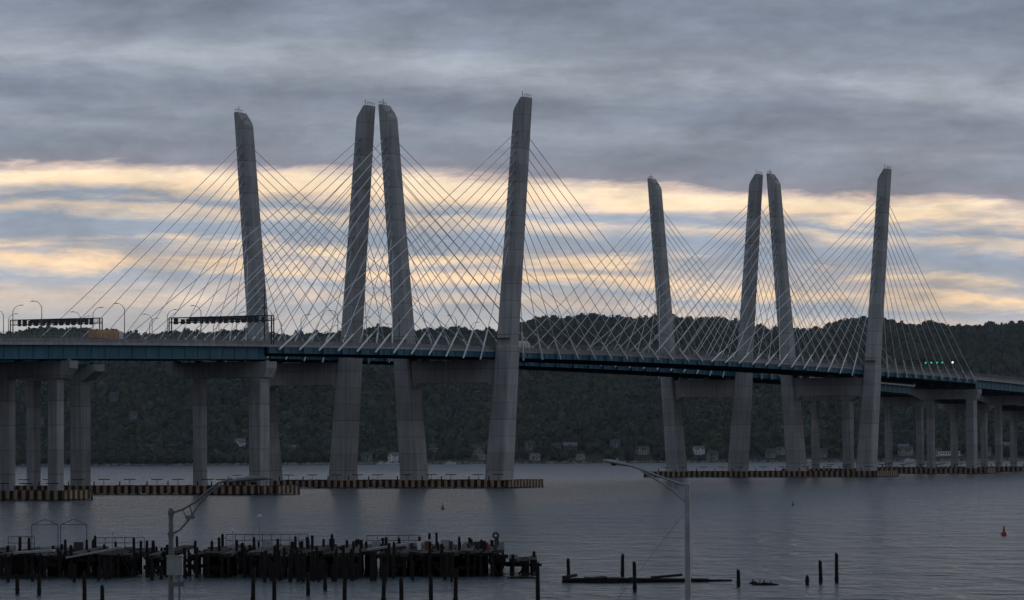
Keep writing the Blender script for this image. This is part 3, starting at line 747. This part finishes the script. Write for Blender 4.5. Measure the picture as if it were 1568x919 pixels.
def ramp(stops,f):
    r=N.new('ShaderNodeValToRGB'); e=r.color_ramp.elements
    stops=sorted(stops)
    e[0].position=stops[0][0]/.14; e[0].color=(*[s2l(v) for v in stops[0][1]],1)
    e[1].position=stops[-1][0]/.14; e[1].color=(*[s2l(v) for v in stops[-1][1]],1)
    for p,c in stops[1:-1]:
        q=e.new(p/.14); q.color=(*[s2l(v) for v in c],1)
    L.new(f,r.inputs[0]); return r.outputs[0]
bands=ramp([(0,(165,164,168)),(.037,(184,181,182)),(.0427,(218,201,186)),(.0475,(162,172,187)),(.0515,(255,221,180)),(.054,(174,172,180)),(.0565,(255,225,186)),(.0590,(156,165,181)),(.063,(150,164,183)),(.0665,(226,206,186)),(.0690,(146,160,180)),(.0730,(255,226,192)),(.0765,(255,234,202)),(.0785,(218,196,186)),(.0803,(138,140,154)),(.086,(128,137,153)),(.0913,(145,152,167)),(.1007,(126,135,152)),(.110,(164,171,183)),(.1176,(139,148,164)),(.13,(124,133,151))],fac)
grey=ramp([(0,(155,157,165)),(.037,(176,178,182)),(.0483,(158,169,184)),(.0515,(204,189,178)),(.055,(168,170,178)),(.062,(144,158,178)),(.07,(148,160,179)),(.0765,(212,196,186)),(.0805,(136,140,154)),(.0913,(130,139,155)),(.1007,(121,130,148)),(.110,(144,152,167)),(.13,(116,126,145))],fac)
bm=noise(18,110,7,.58,7.7,.2)
mrn=N.new('ShaderNodeMapRange'); mrn.inputs[1].default_value=.38; mrn.inputs[2].default_value=.53; L.new(bm,mrn.inputs[0])
mx=N.new('ShaderNodeMix'); mx.data_type='RGBA'; L.new(mrn.outputs[0],mx.inputs[0]); L.new(grey,mx.inputs[6]); L.new(bands,mx.inputs[7])
# lumpy modulation: broad swells and finer cloud texture
lump=noise(22,66,9,.62,2.2,.15); mr2=N.new('ShaderNodeMapRange'); mr2.inputs[1].default_value=.3; mr2.inputs[2].default_value=.7; mr2.inputs[3].default_value=.78; mr2.inputs[4].default_value=1.24; L.new(lump,mr2.inputs[0])
fine=noise(95,230,6,.6,9.2,.5); mr3=N.new('ShaderNodeMapRange'); mr3.inputs[1].default_value=.3; mr3.inputs[2].default_value=.7; mr3.inputs[3].default_value=.935; mr3.inputs[4].default_value=1.065; L.new(fine,mr3.inputs[0])
# overhead cloud deck (3D noise) blending in above ~8 deg
tn=N.new('ShaderNodeTexNoise'); tn.inputs['Scale'].default_value=3.2; tn.inputs['Detail'].default_value=5; L.new(tc.outputs['Generated'],tn.inputs['Vector'])
rr=N.new('ShaderNodeValToRGB'); rr.color_ramp.elements[0].position=.35; rr.color_ramp.elements[0].color=(.13,.165,.215,1); rr.color_ramp.elements[1].position=.68; rr.color_ramp.elements[1].color=(.275,.32,.39,1); L.new(tn.outputs['Fac'],rr.inputs[0])
up=N.new('ShaderNodeMapRange'); up.inputs[1].default_value=.13; up.inputs[2].default_value=.3; L.new(el,up.inputs[0])
mx2=N.new('ShaderNodeMix'); mx2.data_type='RGBA'; L.new(up.outputs[0],mx2.inputs[0]); L.new(mx.outputs[2],mx2.inputs[6]); L.new(rr.outputs[0],mx2.inputs[7])
vm=N.new('ShaderNodeVectorMath'); vm.operation='SCALE'; L.new(mx2.outputs[2],vm.inputs[0]); L.new(nm('MULTIPLY',mr2.outputs[0],mr3.outputs[0]),vm.inputs['Scale'])
bgc=N.new('ShaderNodeBackground'); L.new(vm.outputs[0],bgc.inputs[0]); bgc.inputs['Strength'].default_value=1.08
ms=N.new('ShaderNodeMixShader'); ms.inputs[0].default_value=.95; L.new(bgs.outputs[0],ms.inputs[1]); L.new(bgc.outputs[0],ms.inputs[2]); L.new(ms.outputs[0],out.inputs[0])
# sun (diffused by cloud)
sd=bpy.data.lights.new('sun','SUN'); sd.energy=.3; sd.angle=math.radians(20); sd.color=(1,.88,.74)
so=bpy.data.objects.new('sun',sd); bpy.context.scene.collection.objects.link(so)
d=Vector((math.sin(SUN_AZ)*math.cos(SUN_EL),math.cos(SUN_AZ)*math.cos(SUN_EL),math.sin(SUN_EL)+.1)); so.rotation_euler=d.to_track_quat('Z','Y').to_euler(); so.location=(300,400,200)

# ------------------------------------------------------------------ camera
cd=bpy.data.cameras.new('camera'); co=bpy.data.objects.new('camera',cd); bpy.context.scene.collection.objects.link(co)
cd.sensor_width=36; cd.lens=F/1568*36; cd.clip_start=1; cd.clip_end=30000
co.matrix_world=Matrix.Translation((0,0,CAMZ))@Matrix.Rotation(math.pi/2+PITCH,4,'X')@Matrix.Rotation(-ROLL,4,'Z')
sc=bpy.context.scene; sc.camera=co
sc.view_settings.view_transform='Standard'; sc.view_settings.look='None'; sc.view_settings.exposure=0
